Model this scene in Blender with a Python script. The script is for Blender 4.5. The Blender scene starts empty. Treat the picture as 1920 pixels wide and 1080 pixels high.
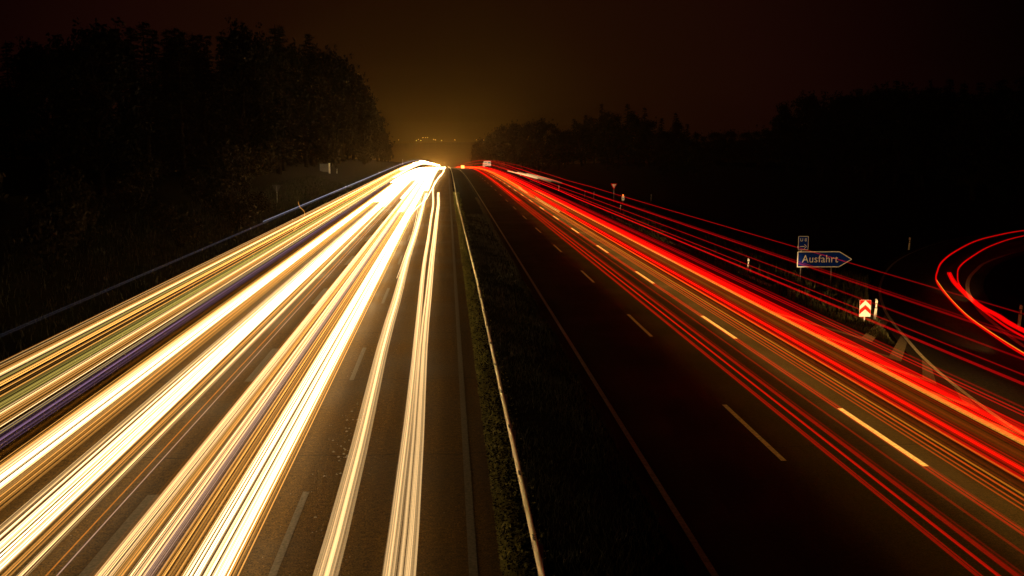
import bpy, bmesh, math, random
from mathutils import Vector, Matrix, Euler
random.seed(11)
R = math.radians
sc = bpy.context.scene
col = sc.collection

# ------------------------------------------------------------------ camera, world, exposure
CAM_H = 8.4
cam_d = bpy.data.cameras.new("camera")
cam_d.sensor_width = 36.0
cam_d.lens = 36.0 * 1925.0 / 1920.0
cam_d.clip_start = 0.1
cam_d.clip_end = 9000.0
cam = bpy.data.objects.new("camera", cam_d)
cam.location = (0, 0, CAM_H)
cam.rotation_euler = (R(90 - 7.955), 0, R(-3.5916))
col.objects.link(cam)
sc.camera = cam

sc.view_settings.view_transform = 'Standard'
sc.view_settings.look = 'None'
sc.view_settings.exposure = 0.0
sc.view_settings.gamma = 1.0
sc.cycles.max_bounces = 4
sc.cycles.diffuse_bounces = 2
sc.cycles.glossy_bounces = 2
sc.cycles.transmission_bounces = 2
sc.cycles.volume_bounces = 0
sc.cycles.transparent_max_bounces = 160
sc.cycles.use_denoising = True
sc.cycles.sample_clamp_indirect = 4.0
HAZE = .00012

w = bpy.data.worlds.new("World"); sc.world = w; w.use_nodes = True
nt = w.node_tree; nt.nodes.clear()
def wn(t, **k):
    n = nt.nodes.new(t)
    for a, b in k.items(): setattr(n, a, b)
    return n
# night sky: a sky texture with the sun far below the horizon, plus the warm light
# pollution of the town that lies at the end of the road (a dome of glow round it)
geo = wn('ShaderNodeNewGeometry')
tc = wn('ShaderNodeTexCoord')
nrm = wn('ShaderNodeVectorMath', operation='NORMALIZE'); nt.links.new(tc.outputs['Generated'], nrm.inputs[0])
sep = wn('ShaderNodeSeparateXYZ'); nt.links.new(nrm.outputs[0], sep.inputs[0])
dist = wn('ShaderNodeVectorMath', operation='DISTANCE'); nt.links.new(nrm.outputs[0], dist.inputs[0])
dist.inputs[1].default_value = (0.0, 1.0, -0.01)
mapd = wn('ShaderNodeMath', operation='DIVIDE'); nt.links.new(dist.outputs['Value'], mapd.inputs[0]); mapd.inputs[1].default_value = 0.6
noi = wn('ShaderNodeTexNoise'); nt.links.new(nrm.outputs[0], noi.inputs['Vector'])
noi.inputs['Scale'].default_value = 5.0; noi.inputs['Detail'].default_value = 3.0
nsc = wn('ShaderNodeMath', operation='MULTIPLY_ADD'); nt.links.new(noi.outputs['Fac'], nsc.inputs[0]); nsc.inputs[1].default_value = 0.16; nsc.inputs[2].default_value = -0.08
dsum = wn('ShaderNodeMath', operation='ADD'); nt.links.new(mapd.outputs[0], dsum.inputs[0]); nt.links.new(nsc.outputs[0], dsum.inputs[1])
ramp = wn('ShaderNodeValToRGB'); nt.links.new(dsum.outputs[0], ramp.inputs[0])
cr = ramp.color_ramp
stops = [(0.0, (.027, .0135, .0008)), (0.07, (.0175, .0078, .0006)), (0.16, (.0112, .0042, .0006)), (0.30, (.0092, .0023, .0006)),
         (0.50, (.0080, .0016, .0009)), (0.70, (.0042, .0006, .0005)), (0.88, (.0006, .0001, .0001)), (1.0, (.0002, .0, .0))]
while len(cr.elements) < len(stops): cr.elements.new(0.5)
for e, (p, c) in zip(cr.elements, stops):
    e.position = p; e.color = (*c, 1)
sky = wn('ShaderNodeTexSky', sky_type='NISHITA'); sky.sun_disc = False
sky.sun_elevation = R(-14); sky.sun_rotation = R(200)
skm = wn('ShaderNodeMix', data_type='RGBA', blend_type='ADD')
skm.inputs[0].default_value = 1.0
sks = wn('ShaderNodeVectorMath', operation='SCALE'); nt.links.new(sky.outputs[0], sks.inputs[0]); sks.inputs['Scale'].default_value = 0.05
nt.links.new(ramp.outputs[0], skm.inputs[6]); nt.links.new(sks.outputs[0], skm.inputs[7])
bg = wn('ShaderNodeBackground'); bg.inputs['Strength'].default_value = 1.0
nt.links.new(skm.outputs[2], bg.inputs['Color'])
wo = wn('ShaderNodeOutputWorld'); nt.links.new(bg.outputs[0], wo.inputs['Surface'])

# ------------------------------------------------------------------ helpers
STA = [-60, -30, 0, 10, 20, 30, 40, 50, 60, 70, 80, 90, 100, 120, 140, 160, 180] + list(range(200, 500, 20)) + [500, 560, 640, 740, 860, 1000, 1200, 1400, 1650]
def prof(Y):
    if Y < 200: return 0.0
    if Y < 480: return -(.0215 / 560) * (Y - 200) ** 2
    return -.0215 * 140 - .0215 * (Y - 480)
def zr(Y):
    "height of the carriageway: level, then falling away beyond the crest"
    for a, b in zip(STA, STA[1:]):
        if Y <= b:
            t = (Y - a) / (b - a); return prof(a) * (1 - t) + prof(b) * t
    return prof(Y)
def ground(X, Y):
    z = zr(Y)
    if X < -17: z += min(4.5, (-X - 17) * .28)
    if X > 24 and Y > 110: z += min(3, (X - 24) * .06) * min(1, (Y - 110) / 60)
    return z

def mat(name, color, rough=.6, metal=0., noise=None, bump=None, spec=.5, emis=None):
    m = bpy.data.materials.new(name); m.use_nodes = True
    n = m.node_tree.nodes; l = m.node_tree.links
    b = n['Principled BSDF']
    b.inputs['Base Color'].default_value = (*color, 1)
    b.inputs['Roughness'].default_value = rough; b.inputs['Metallic'].default_value = metal
    b.inputs['Specular IOR Level'].default_value = spec
    t = n.new('ShaderNodeTexCoord')
    if noise:
        sc_, lo, hi = noise
        x = n.new('ShaderNodeTexNoise'); x.inputs['Scale'].default_value = sc_; x.inputs['Detail'].default_value = 5
        l.new(t.outputs['Object'], x.inputs['Vector'])
        r = n.new('ShaderNodeValToRGB'); l.new(x.outputs['Fac'], r.inputs[0])
        r.color_ramp.elements[0].position = .3; r.color_ramp.elements[1].position = .7
        r.color_ramp.elements[0].color = (*[c * lo for c in color], 1)
        r.color_ramp.elements[1].color = (*[c * hi for c in color], 1)
        l.new(r.outputs[0], b.inputs['Base Color'])
    if bump:
        sc_, st, d = bump
        x = n.new('ShaderNodeTexNoise'); x.inputs['Scale'].default_value = sc_; x.inputs['Detail'].default_value = 3
        l.new(t.outputs['Object'], x.inputs['Vector'])
        bp = n.new('ShaderNodeBump'); bp.inputs['Strength'].default_value = st; bp.inputs['Distance'].default_value = d
        l.new(x.outputs['Fac'], bp.inputs['Height']); l.new(bp.outputs[0], b.inputs['Normal'])
    if emis:
        b.inputs['Emission Color'].default_value = (*emis[0], 1); b.inputs['Emission Strength'].default_value = emis[1]
    return m

def asphalt(name, base, wear, spec=.08):
    m = bpy.data.materials.new(name); m.use_nodes = True
    n = m.node_tree.nodes; l = m.node_tree.links; b = n['Principled BSDF']
    t = n.new('ShaderNodeTexCoord')
    def noise(scale, detail, vec=None):
        x = n.new('ShaderNodeTexNoise'); x.inputs['Scale'].default_value = scale; x.inputs['Detail'].default_value = detail
        l.new(vec or t.outputs['Object'], x.inputs['Vector']); return x
    mp = n.new('ShaderNodeMapping'); mp.inputs['Scale'].default_value = (1.6, .035, 1); l.new(t.outputs['Object'], mp.inputs['Vector'])
    streak = noise(1.0, 4, mp.outputs[0]); patch = noise(.22, 4); grain = noise(26, 6); agg = n.new('ShaderNodeTexVoronoi')
    agg.inputs['Scale'].default_value = 34; l.new(t.outputs['Object'], agg.inputs['Vector'])
    def mul(a, bb):
        x = n.new('ShaderNodeMath'); x.operation = 'MULTIPLY'; l.new(a, x.inputs[0])
        if isinstance(bb, float): x.inputs[1].default_value = bb
        else: l.new(bb, x.inputs[1])
        return x.outputs[0]
    def mr(a, lo, hi, f0=.3, f1=.7):
        x = n.new('ShaderNodeMapRange'); l.new(a, x.inputs['Value'])
        x.inputs['From Min'].default_value = f0; x.inputs['From Max'].default_value = f1
        x.inputs['To Min'].default_value = lo; x.inputs['To Max'].default_value = hi; return x.outputs[0]
    f = mul(mul(mr(streak.outputs['Fac'], 1 - wear, 1 + wear), mr(patch.outputs['Fac'], .75, 1.25)), mul(mr(grain.outputs['Fac'], .12, 2.2), mr(noise(7.5, 5).outputs['Fac'], .6, 1.45)))
    # transverse joints every 9 m or so and the dark crack beside them
    sp = n.new('ShaderNodeSeparateXYZ'); l.new(t.outputs['Object'], sp.inputs[0])
    wob = mul(noise(.9, 3).outputs['Fac'], .5)
    ad = n.new('ShaderNodeMath'); ad.operation = 'ADD'; l.new(sp.outputs['Y'], ad.inputs[0]); l.new(wob, ad.inputs[1])
    md = n.new('ShaderNodeMath'); md.operation = 'PINGPONG'; l.new(ad.outputs[0], md.inputs[0]); md.inputs[1].default_value = 4.6
    joint = mr(md.outputs[0], .35, 1.0, .015, .05)
    f = mul(f, joint)
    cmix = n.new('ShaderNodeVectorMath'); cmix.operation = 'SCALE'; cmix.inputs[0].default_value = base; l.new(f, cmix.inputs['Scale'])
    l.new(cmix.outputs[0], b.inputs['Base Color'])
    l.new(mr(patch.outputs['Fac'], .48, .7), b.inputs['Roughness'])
    b.inputs['Specular IOR Level'].default_value = spec
    hsum = n.new('ShaderNodeMath'); hsum.operation = 'ADD'; l.new(mr(agg.outputs['Distance'], 0, .5, 0, .6), hsum.inputs[0]); l.new(grain.outputs['Fac'], hsum.inputs[1])
    h2 = n.new('ShaderNodeMath'); h2.operation = 'ADD'; l.new(hsum.outputs[0], h2.inputs[0]); l.new(mul(joint, .6), h2.inputs[1])
    bp = n.new('ShaderNodeBump'); bp.inputs['Strength'].default_value = .55; bp.inputs['Distance'].default_value = .012
    l.new(h2.outputs[0], bp.inputs['Height']); l.new(bp.outputs[0], b.inputs['Normal'])
    return m

def leafmat(name, color, spec=.3):
    m = bpy.data.materials.new(name); m.use_nodes = True
    n = m.node_tree.nodes; l = m.node_tree.links; b = n['Principled BSDF']
    oi = n.new('ShaderNodeTexNoise'); oi.inputs['Scale'].default_value = 1.4; t = n.new('ShaderNodeTexCoord'); l.new(t.outputs['Object'], oi.inputs['Vector'])
    r = n.new('ShaderNodeValToRGB'); l.new(oi.outputs['Fac'], r.inputs[0])
    r.color_ramp.elements[0].color = (*[c * .5 for c in color], 1); r.color_ramp.elements[1].color = (*[c * 1.5 for c in color], 1)
    l.new(r.outputs[0], b.inputs['Base Color']); b.inputs['Roughness'].default_value = .6; b.inputs['Specular IOR Level'].default_value = spec
    return m

class MB:
    def __init__(self): self.v = []; self.f = []; self.g = []
    def quad(self, a, b, c, d):
        i = len(self.v); self.v += [a, b, c, d]; self.f.append((i, i + 1, i + 2, i + 3))
    def tri(self, a, b, c):
        i = len(self.v); self.v += [a, b, c]; self.f.append((i, i + 1, i + 2))
    def poly(self, pts):
        i = len(self.v); self.v += pts; self.f.append(tuple(range(i, i + len(pts))))
    def box(self, x0, x1, y0, y1, z0, z1):
        i = len(self.v)
        self.v += [(x, y, z) for z in (z0, z1) for y in (y0, y1) for x in (x0, x1)]
        for q in ((0, 2, 3, 1), (4, 5, 7, 6), (0, 1, 5, 4), (2, 6, 7, 3), (0, 4, 6, 2), (1, 3, 7, 5)):
            self.f.append(tuple(i + k for k in q))
    def prism(self, outline, y0, y1):
        "outline of (x, z) pulled from y0 to y1"
        i = len(self.v); n = len(outline)
        self.v += [(x, y0, z) for x, z in outline] + [(x, y1, z) for x, z in outline]
        self.f.append(tuple(i + k for k in range(n))); self.f.append(tuple(i + n + k for k in reversed(range(n))))
        for k in range(n):
            k2 = (k + 1) % n; self.f.append((i + k, i + n + k, i + n + k2, i + k2))
    def loft(self, rings, close=True, caps=True):
        i = len(self.v); n = len(rings[0])
        for r_ in rings: self.v += r_
        for a in range(len(rings) - 1):
            for k in range(n if close else n - 1):
                k2 = (k + 1) % n
                self.f.append((i + a * n + k, i + a * n + k2, i + (a + 1) * n + k2, i + (a + 1) * n + k))
        if caps and close:
            self.f.append(tuple(i + k for k in reversed(range(n)))); j = i + (len(rings) - 1) * n
            self.f.append(tuple(j + k for k in range(n)))
    def cyl(self, p0, p1, r0, r1=None, n=8, caps=True):
        r1 = r0 if r1 is None else r1
        p0 = Vector(p0); p1 = Vector(p1); d = (p1 - p0).normalized()
        u = d.orthogonal().normalized(); v = d.cross(u)
        self.loft([[tuple(p + (u * math.cos(a) + v * math.sin(a)) * r_) for a in [2 * math.pi * k / n for k in range(n)]] for p, r_ in ((p0, r0), (p1, r1))], caps=caps)
    def build(self, name, material, parent=None, smooth=False, loc=None):
        me = bpy.data.meshes.new(name); me.from_pydata(self.v, [], self.f); me.validate(); me.update()
        if material: me.materials.append(material)
        if smooth:
            for p in me.polygons: p.use_smooth = True
        if self.g and len(self.g) == len(me.vertices):
            at = me.attributes.new('glow', 'FLOAT', 'POINT')
            at.data.foreach_set('value', self.g)
        o = bpy.data.objects.new(name, me); col.objects.link(o)
        if parent: o.parent = parent
        if loc: o.location = loc
        return o
def tag(o, label=None, cat=None, group=None, kind=None):
    if label: o['label'] = label
    if cat: o['category'] = cat
    if group: o['group'] = group
    if kind: o['kind'] = kind
    return o
def empty(name, loc=(0, 0, 0), rz=0):
    o = bpy.data.objects.new(name, None); col.objects.link(o); o.location = loc; o.rotation_euler = (0, 0, rz); return o
def copy_tree(o, parent=None):
    c = o.copy(); col.objects.link(c)
    if parent: c.parent = parent
    for ch in list(o.children): copy_tree(ch, c)
    return c
ONES = ['', 'first', 'second', 'third', 'fourth', 'fifth', 'sixth', 'seventh', 'eighth', 'ninth', 'tenth', 'eleventh', 'twelfth', 'thirteenth', 'fourteenth',
        'fifteenth', 'sixteenth', 'seventeenth', 'eighteenth', 'nineteenth']
TENS = ['', '', 'twent', 'thirt', 'fort', 'fift', 'sixt', 'sevent', 'eight', 'ninet']
def ordinal(n):
    if n >= 100: return 'hundred-and-' + ordinal(n - 100) if n > 100 else 'hundredth'
    if n < 20: return ONES[n]
    return TENS[n // 10] + ('ieth' if n % 10 == 0 else 'y-' + ONES[n % 10])

# ------------------------------------------------------------------ materials
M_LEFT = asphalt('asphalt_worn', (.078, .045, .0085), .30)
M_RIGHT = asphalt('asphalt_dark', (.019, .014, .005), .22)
M_RAMP = asphalt('asphalt_ramp', (.030, .029, .028), .15)
M_PAINT = mat('road_paint', (.80, .77, .70), .65, noise=(9, .55, 1.1), bump=(60, .4, .006))
M_PAINTW = mat('road_paint_mid', (.26, .24, .20), .7, noise=(14, .45, 1.2), bump=(60, .4, .006))  # darker than road_paint, for the gore marking
M_PAINTO = mat('road_paint_dark', (.15, .13, .10), .7, noise=(14, .45, 1.2), bump=(60, .4, .006))  # darkest of the road paints, for the oncoming lines
M_SOIL = mat('verge_soil', (.007, .006, .003), 1.0, spec=.03, noise=(1.2, .4, 1.4), bump=(6, .6, .05))
M_GRASS = leafmat('grass_blades', (.022, .026, .009))
M_CLOVER = leafmat('verge_clover', (.17, .17, .035))
M_DRY = leafmat('dry_grass', (.050, .044, .016), .05)
M_BARK = mat('bark', (.012, .009, .006), 1.0, spec=.02, noise=(5, .6, 1.3), bump=(8, .6, .05))
M_BROAD = leafmat('broadleaf_leaves', (.006, .006, .003), .02)
M_CONIF = leafmat('conifer_needles', (.005, .006, .003), .02)
M_SHRUB = leafmat('shrub_leaves', (.024, .018, .008), .05)
M_STEEL = mat('galvanised_steel', (.86, .74, .50), .35, .1, noise=(3, .8, 1.15))
M_POST = mat('post_steel', (.25, .25, .24), .5, .7, noise=(6, .7, 1.2))
M_WHITE = mat('delineator_plastic', (.72, .70, .64), .45, noise=(7, .8, 1.05))
M_BLACK = mat('black_plastic', (.012, .012, .012), .5, noise=(9, .7, 1.2))
M_REFL = mat('reflector', (.9, .85, .7), .15, 0., noise=(40, .8, 1.1))
M_REFLO = mat('reflector_orange', (.85, .25, .03), .2, 0., noise=(40, .8, 1.1))
M_BLUE = mat('sign_blue', (.001, .024, .26), .7, spec=.05, noise=(4, .85, 1.1))
M_SWHITE = mat('sign_white', (.80, .78, .72), .7, spec=.1, noise=(6, .9, 1.05))
M_SRED = mat('sign_red', (.70, .015, .006), .7, spec=.05, noise=(6, .85, 1.1))
M_SBACK = mat('sign_back', (.10, .10, .10), .5, .5, noise=(5, .8, 1.2))
M_CONC = mat('concrete', (.32, .30, .26), .85, noise=(8, .7, 1.15), bump=(40, .4, .01))
M_HILL = mat('hill_soil', (.020, .018, .010), 1.0, spec=.05, noise=(.02, .5, 1.4))
M_GSIGN = mat('sign_teal', (.05, .38, .42), .4, noise=(5, .9, 1.05))

# ------------------------------------------------------------------ setting
def strip(name, m, x0, x1, dz, cols=1, ystart=-60, yend=1650):
    b = MB(); ys = [y for y in STA if ystart <= y <= yend]
    xs = [x0 + (x1 - x0) * k / cols for k in range(cols + 1)]
    for y in ys:
        for x in xs: b.v.append((x, y, zr(y) + dz))
    n = cols + 1
    for a in range(len(ys) - 1):
        for k in range(cols): b.f.append((a * n + k, a * n + k + 1, (a + 1) * n + k + 1, (a + 1) * n + k))
    o = b.build(name, m); tag(o, kind='structure'); return o

XS = [-420, -260, -160, -110, -70, -50, -40, -33, -28, -24, -20, -17, -13.8, 1.05, 1.5, 2.5, 4.0, 4.7, 18.5, 20, 24, 30, 40, 55, 75, 110, 160, 260, 420]
g = MB()
YG = STA + [1800]
for y in YG:
    for x in XS:
        dz = -.025
        if x in (2.5,): dz = .05
        g.v.append((x, y, ground(x, y) + dz))
n = len(XS)
for a in range(len(YG) - 1):
    for k in range(n - 1): g.f.append((a * n + k, a * n + k + 1, (a + 1) * n + k + 1, (a + 1) * n + k))
tag(g.build('ground', M_SOIL), kind='structure')

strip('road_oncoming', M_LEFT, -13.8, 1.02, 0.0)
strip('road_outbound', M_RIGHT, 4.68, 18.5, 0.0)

# exit ramp: a right-hand loop that leaves just before the camera
RL = [(16.5, -20), (16.5, 10), (16.6, 22), (16.76, 28.1), (17.5, 32.9), (18.4, 37.2), (19.7, 42.1), (22.4, 50.9), (26.5, 60.9), (32.5, 72.2), (39.9, 82.8), (46.2, 89.8), (51.6, 93.8), (58, 98.2), (70, 104)]
RR = [(20.8, -20), (21.0, 10), (21.6, 22), (22.2, 30), (22.9, 35.5), (24.1, 40.9), (25.2, 44.6), (26.9, 49.7), (29.6, 56.2), (32.5, 61.8), (35.5, 66.6), (39.2, 71.8), (46, 79.0), (55, 86), (67, 92)]
def spline(p, sub=6):
    out = []
    for i in range(len(p) - 1):
        p0 = p[max(i - 1, 0)]; p1 = p[i]; p2 = p[i + 1]; p3 = p[min(i + 2, len(p) - 1)]
        for k in range(sub):
            t = k / sub
            out.append(tuple(.5 * (2 * p1[c] + (p2[c] - p0[c]) * t + (2 * p0[c] - 5 * p1[c] + 4 * p2[c] - p3[c]) * t * t + (3 * p1[c] - p0[c] - 3 * p2[c] + p3[c]) * t ** 3) for c in range(len(p1))))
    out.append(tuple(p[-1])); return out
SL, SR = spline(RL), spline(RR)
b = MB()
def off(p, d):
    out = []
    for i in range(len(p)):
        a = p[max(i - 1, 0)]; c = p[min(i + 1, len(p) - 1)]
        tx, ty = c[0] - a[0], c[1] - a[1]; L = math.hypot(tx, ty)
        out.append((p[i][0] + ty / L * d, p[i][1] - tx / L * d))
    return out
def ribbon(mb, p, d0, d1, z):
    A = off(p, d0); B = off(p, d1)
    for i in range(len(p) - 1): mb.quad((*A[i], z), (*B[i], z), (*B[i + 1], z), (*A[i + 1], z))
A = off(SL, -.45); B = off(SR, .9)
for i in range(len(A) - 1): b.quad((*A[i], .005), (*B[i], .005), (*B[i + 1], .005), (*A[i + 1], .005))
tag(b.build('exit_ramp', M_RAMP), kind='structure')
b = MB(); ribbon(b, SL, -.07, .08, .013); tag(b.build('ramp_edge_line', M_PAINT), kind='structure')
b = MB(); ribbon(b, SR, -.10, .12, .013); tag(b.build('ramp_inner_line', M_PAINT), kind='structure')

def line(name, m, x0, x1, y0, y1):
    b = MB(); ys = [y0] + [y for y in STA if y0 < y < y1] + [y1]
    for a, c in zip(ys, ys[1:]): b.quad((x0, a, zr(a) + .010), (x1, a, zr(a) + .010), (x1, c, zr(c) + .010), (x0, c, zr(c) + .010))
    o = b.build(name, m); tag(o, kind='structure'); return o
def dashes(name, m, x, w_, y0, per, ln, y1):
    b = MB(); y = y0
    while y < y1:
        ys = [y] + [q for q in STA if y < q < y + ln] + [y + ln]
        for a, c in zip(ys, ys[1:]): b.quad((x - w_ / 2, a, zr(a) + .010), (x + w_ / 2, a, zr(a) + .010), (x + w_ / 2, c, zr(c) + .010), (x - w_ / 2, c, zr(c) + .010))
        y += per
    o = b.build(name, m); tag(o, kind='structure'); return o
line('outbound_median_line', M_PAINT, 5.11, 5.26, -40, 1600)
dashes('outbound_lane_line', M_PAINT, 8.94, .15, 8.1, 18, 6, 1200)
dashes('outbound_second_lane_line', M_PAINT, 12.52, .17, 7.4, 18, 6, 1200)
line('outbound_edge_line', M_PAINT, 16.12, 16.42, -40, 1600)
line('oncoming_median_line', M_PAINTO, .36, .54, -40, 1600)
dashes('oncoming_lane_line', M_PAINTO, -3.5, .16, 18.4, 18, 6, 900)
dashes('oncoming_second_lane_line', M_PAINTO, -7.15, .3, 18.4, 18, 6, 900)
line('oncoming_edge_line', M_PAINTO, -11.1, -10.85, -40, 1600)
# gore chevrons
b = MB()
def lx(y):   # x of the ramp line at y
    for p, q in zip(SL, SL[1:]):
        if p[1] <= y <= q[1]: return p[0] + (q[0] - p[0]) * (y - p[1]) / (q[1] - p[1])
    return SL[-1][0]
for ty in (22.9, 25.3, 27.8, 30.8, 34.4, 38.2, 42.2):
    wgap = lx(ty + 1.5) - 16.42
    tx = 16.42 + wgap * .45; th_ = 1.1
    lyy = ty + (tx - 16.42) * 4.3; ryy = ty + (lx(ty + 2.5) - tx) * 2.2
    rx = lx(ryy) - .12
    b.quad((16.43, lyy, .016), (tx, ty, .016), (tx, ty + th_, .016), (16.43, lyy + th_, .016))
    b.quad((tx, ty, .016), (rx, ryy, .016), (lx(ryy + th_ * 1.5) - .12, ryy + th_ * 1.5, .016), (tx, ty + th_, .016))
tag(b.build('gore_marking', M_PAINTW), kind='structure')

# concrete drain kerbs along the right verge
gt = empty('drain_channel', (19.3, 80, 0)); tag(gt, 'broken pale concrete drain kerb beside the right shoulder, half hidden in grass', 'drain kerb')
for y0, y1 in ((60, 66.5), (80.5, 91.5), (107, 116.5), (139, 150), (214, 240)):
    b = MB(); zz = zr((y0 + y1) / 2)
    b.prism([(-.13, -.1), (.13, -.1), (.13, .05), (.10, .09), (-.08, .09), (-.13, .05)], y0 - 80, y1 - 80)
    b.build('kerb_stone', M_CONC, gt, loc=(0, 0, zz))

# far hills with the town lights
b = MB(); N = 60
for i in range(N + 1):
    x = -1500 + 3000 * i / N
    rid = 13 + 2.0 * math.sin(x * .006) + 1.2 * math.sin(x * .017 + 1) + max(0, (abs(x) - 150) * (.07 if x < 0 else .012))
    b.v += [(x, 1780, prof(1780) - 2), (x, 2150, -12), (x, 2600, rid), (x, 3200, rid - 30)]
for i in range(N):
    for k in range(3):
        p = i * 4 + k; b.f.append((p, p + 4, p + 5, p + 1))
tag(b.build('hills', M_HILL, smooth=True), kind='structure')

# ------------------------------------------------------------------ light trails
TCOL = {}
def trail_mat(name, color, strength, sample=True):
    m = bpy.data.materials.new('light_' + name); m.use_nodes = True
    nn = m.node_tree.nodes; l = m.node_tree.links; nn.clear()
    at = nn.new('ShaderNodeAttribute'); at.attribute_name = 'glow'
    mu = nn.new('ShaderNodeMath'); mu.operation = 'MULTIPLY'; l.new(at.outputs['Fac'], mu.inputs[0]); mu.inputs[1].default_value = strength
    e = nn.new('ShaderNodeEmission'); e.inputs['Color'].default_value = (*color, 1); l.new(mu.outputs[0], e.inputs['Strength'])
    tr = nn.new('ShaderNodeBsdfTransparent'); ad = nn.new('ShaderNodeAddShader'); l.new(e.outputs[0], ad.inputs[0]); l.new(tr.outputs[0], ad.inputs[1])
    o = nn.new('ShaderNodeOutputMaterial'); l.new(ad.outputs[0], o.inputs['Surface'])
    m.cycles.emission_sampling = 'FRONT_BACK' if sample else 'NONE'
    TCOL[name] = m
trail_mat('white', (1.0, .67, .31), 1.85)
trail_mat('gold', (1.0, .43, .085), .9)
trail_mat('cream', (1.0, .61, .25), 1.0)
trail_mat('olive', (.62, .45, .09), 1.0, False)
trail_mat('mauve', (.60, .36, .26), 1.0, False)
trail_mat('violet', (.20, .11, .20), 1.0, False)
trail_mat('blue', (.72, .74, 1.0), 1.0, False)
trail_mat('amber', (1.0, .30, .02), 1.0)
trail_mat('orange', (1.0, .11, .008), .8)
trail_mat('red', (1.0, .0012, .0012), .62)
trail_mat('crimson', (1.0, .003, .006), .85, False)
TY = [-25, -8, 4, 12, 20, 28, 36, 46, 58, 72, 90, 110, 130, 150, 170, 190, 210, 230, 250, 270, 290, 310, 330, 350, 370, 390, 410, 430, 450, 470, 500, 540, 600, 680, 780, 900, 1050, 1250, 1500]
def tube(mb, pts, r, s, glow, soft0=0, soft1=0):
    "four-sided light tube along pts; glow(Y) is its brightness along the way"
    base = len(mb.v); N = len(pts)
    for i, p in enumerate(pts):
        a = Vector(pts[max(i - 1, 0)]); c = Vector(pts[min(i + 1, N - 1)]); d = (c - a).normalized()
        u = d.cross(Vector((0, 0, 1))).normalized(); v = u.cross(d)
        for k in range(4):
            an = math.pi / 4 + k * math.pi / 2
            q = Vector(p) + (u * math.cos(an) + v * math.sin(an)) * r
            mb.v.append(tuple(q)); mb.g.append(s * glow(p[1]))
    for i in range(N - 1):
        for k in range(4):
            k2 = (k + 1) % 4
            mb.f.append((base + i * 4 + k, base + i * 4 + k2, base + (i + 1) * 4 + k2, base + (i + 1) * 4 + k))
    mb.f.append(tuple(base + k for k in (3, 2, 1, 0))); mb.f.append(tuple(base + (N - 1) * 4 + k for k in range(4)))
def glow_for(p_, lo=.42):
    return lambda Y: min(2.6, max(lo, (max(Y, 1) / 70.0) ** p_))
def xs_at(kc, z, pts, Y):
    if pts is None: return kc * (CAM_H - z)
    if Y <= pts[0][0]: return pts[0][1]
    for (a, xa), (c, xc) in zip(pts, pts[1:]):
        if Y <= c:
            t = (Y - a) / (c - a); t = t * t * (3 - 2 * t); return xa + (xc - xa) * t
    return pts[-1][1]
def trail(side, k, kw, z, colour, s, n, y0=-25, y1=1500, pw=.75, pts=None, rmin=.008, wig=.05, lo=.42, rf=None):
    """one vehicle lamp's trail: a bundle of n strands, kw wide"""
    if side < 0 and n > 3 and rf is None: n = int(n * 1.7); s *= 1.3
    rf = rf or ((.20, .62) if side < 0 else (.30, .75))
    mb = MB(); W = kw * (CAM_H - z) * (1.15 if side < 0 else 1.0); gl = glow_for(pw, lo)
    ph = random.uniform(0, 6); L = random.uniform(28, 60)
    ys = [y0] + [y for y in TY if y0 < y < y1] + [y1]
    if pts: ys = sorted(set(ys + [y0 + (y1 - y0) * q / 30 for q in range(31) if y0 + (y1 - y0) * q / 30 < 260]))
    for j in range(n):
        t = 0 if n == 1 else (j + random.uniform(-.35, .35)) / (n - 1) - .5
        r = max(rmin, W / max(n, 1) * random.uniform(*rf)) if n > 1 else max(rmin, W / 2)
        env = 1.0 if n < 3 else (1.15 - 1.5 * abs(t) ** 1.3)
        st = s * max(.12, env) * (random.lognormvariate(0, .28 if rf[0] > .6 else .55) if n > 2 else 1)
        dz = random.uniform(-.05, .05)
        P = []
        for y in ys:
            x = side * 0 + xs_at(k, z, pts, y) + t * W + wig * math.sin(y / L + ph) * min(1, max(0, (y - 40) / 120))
            P.append((x, y, zr(y) + z + dz + .035 * wig / .05 * math.sin(y / 9.0 + ph) * min(1, max(0, (y - 60) / 60)) * (.6 if side > 0 else .2)))
        tube(mb, P, r, st, gl)
    return mb

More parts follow.
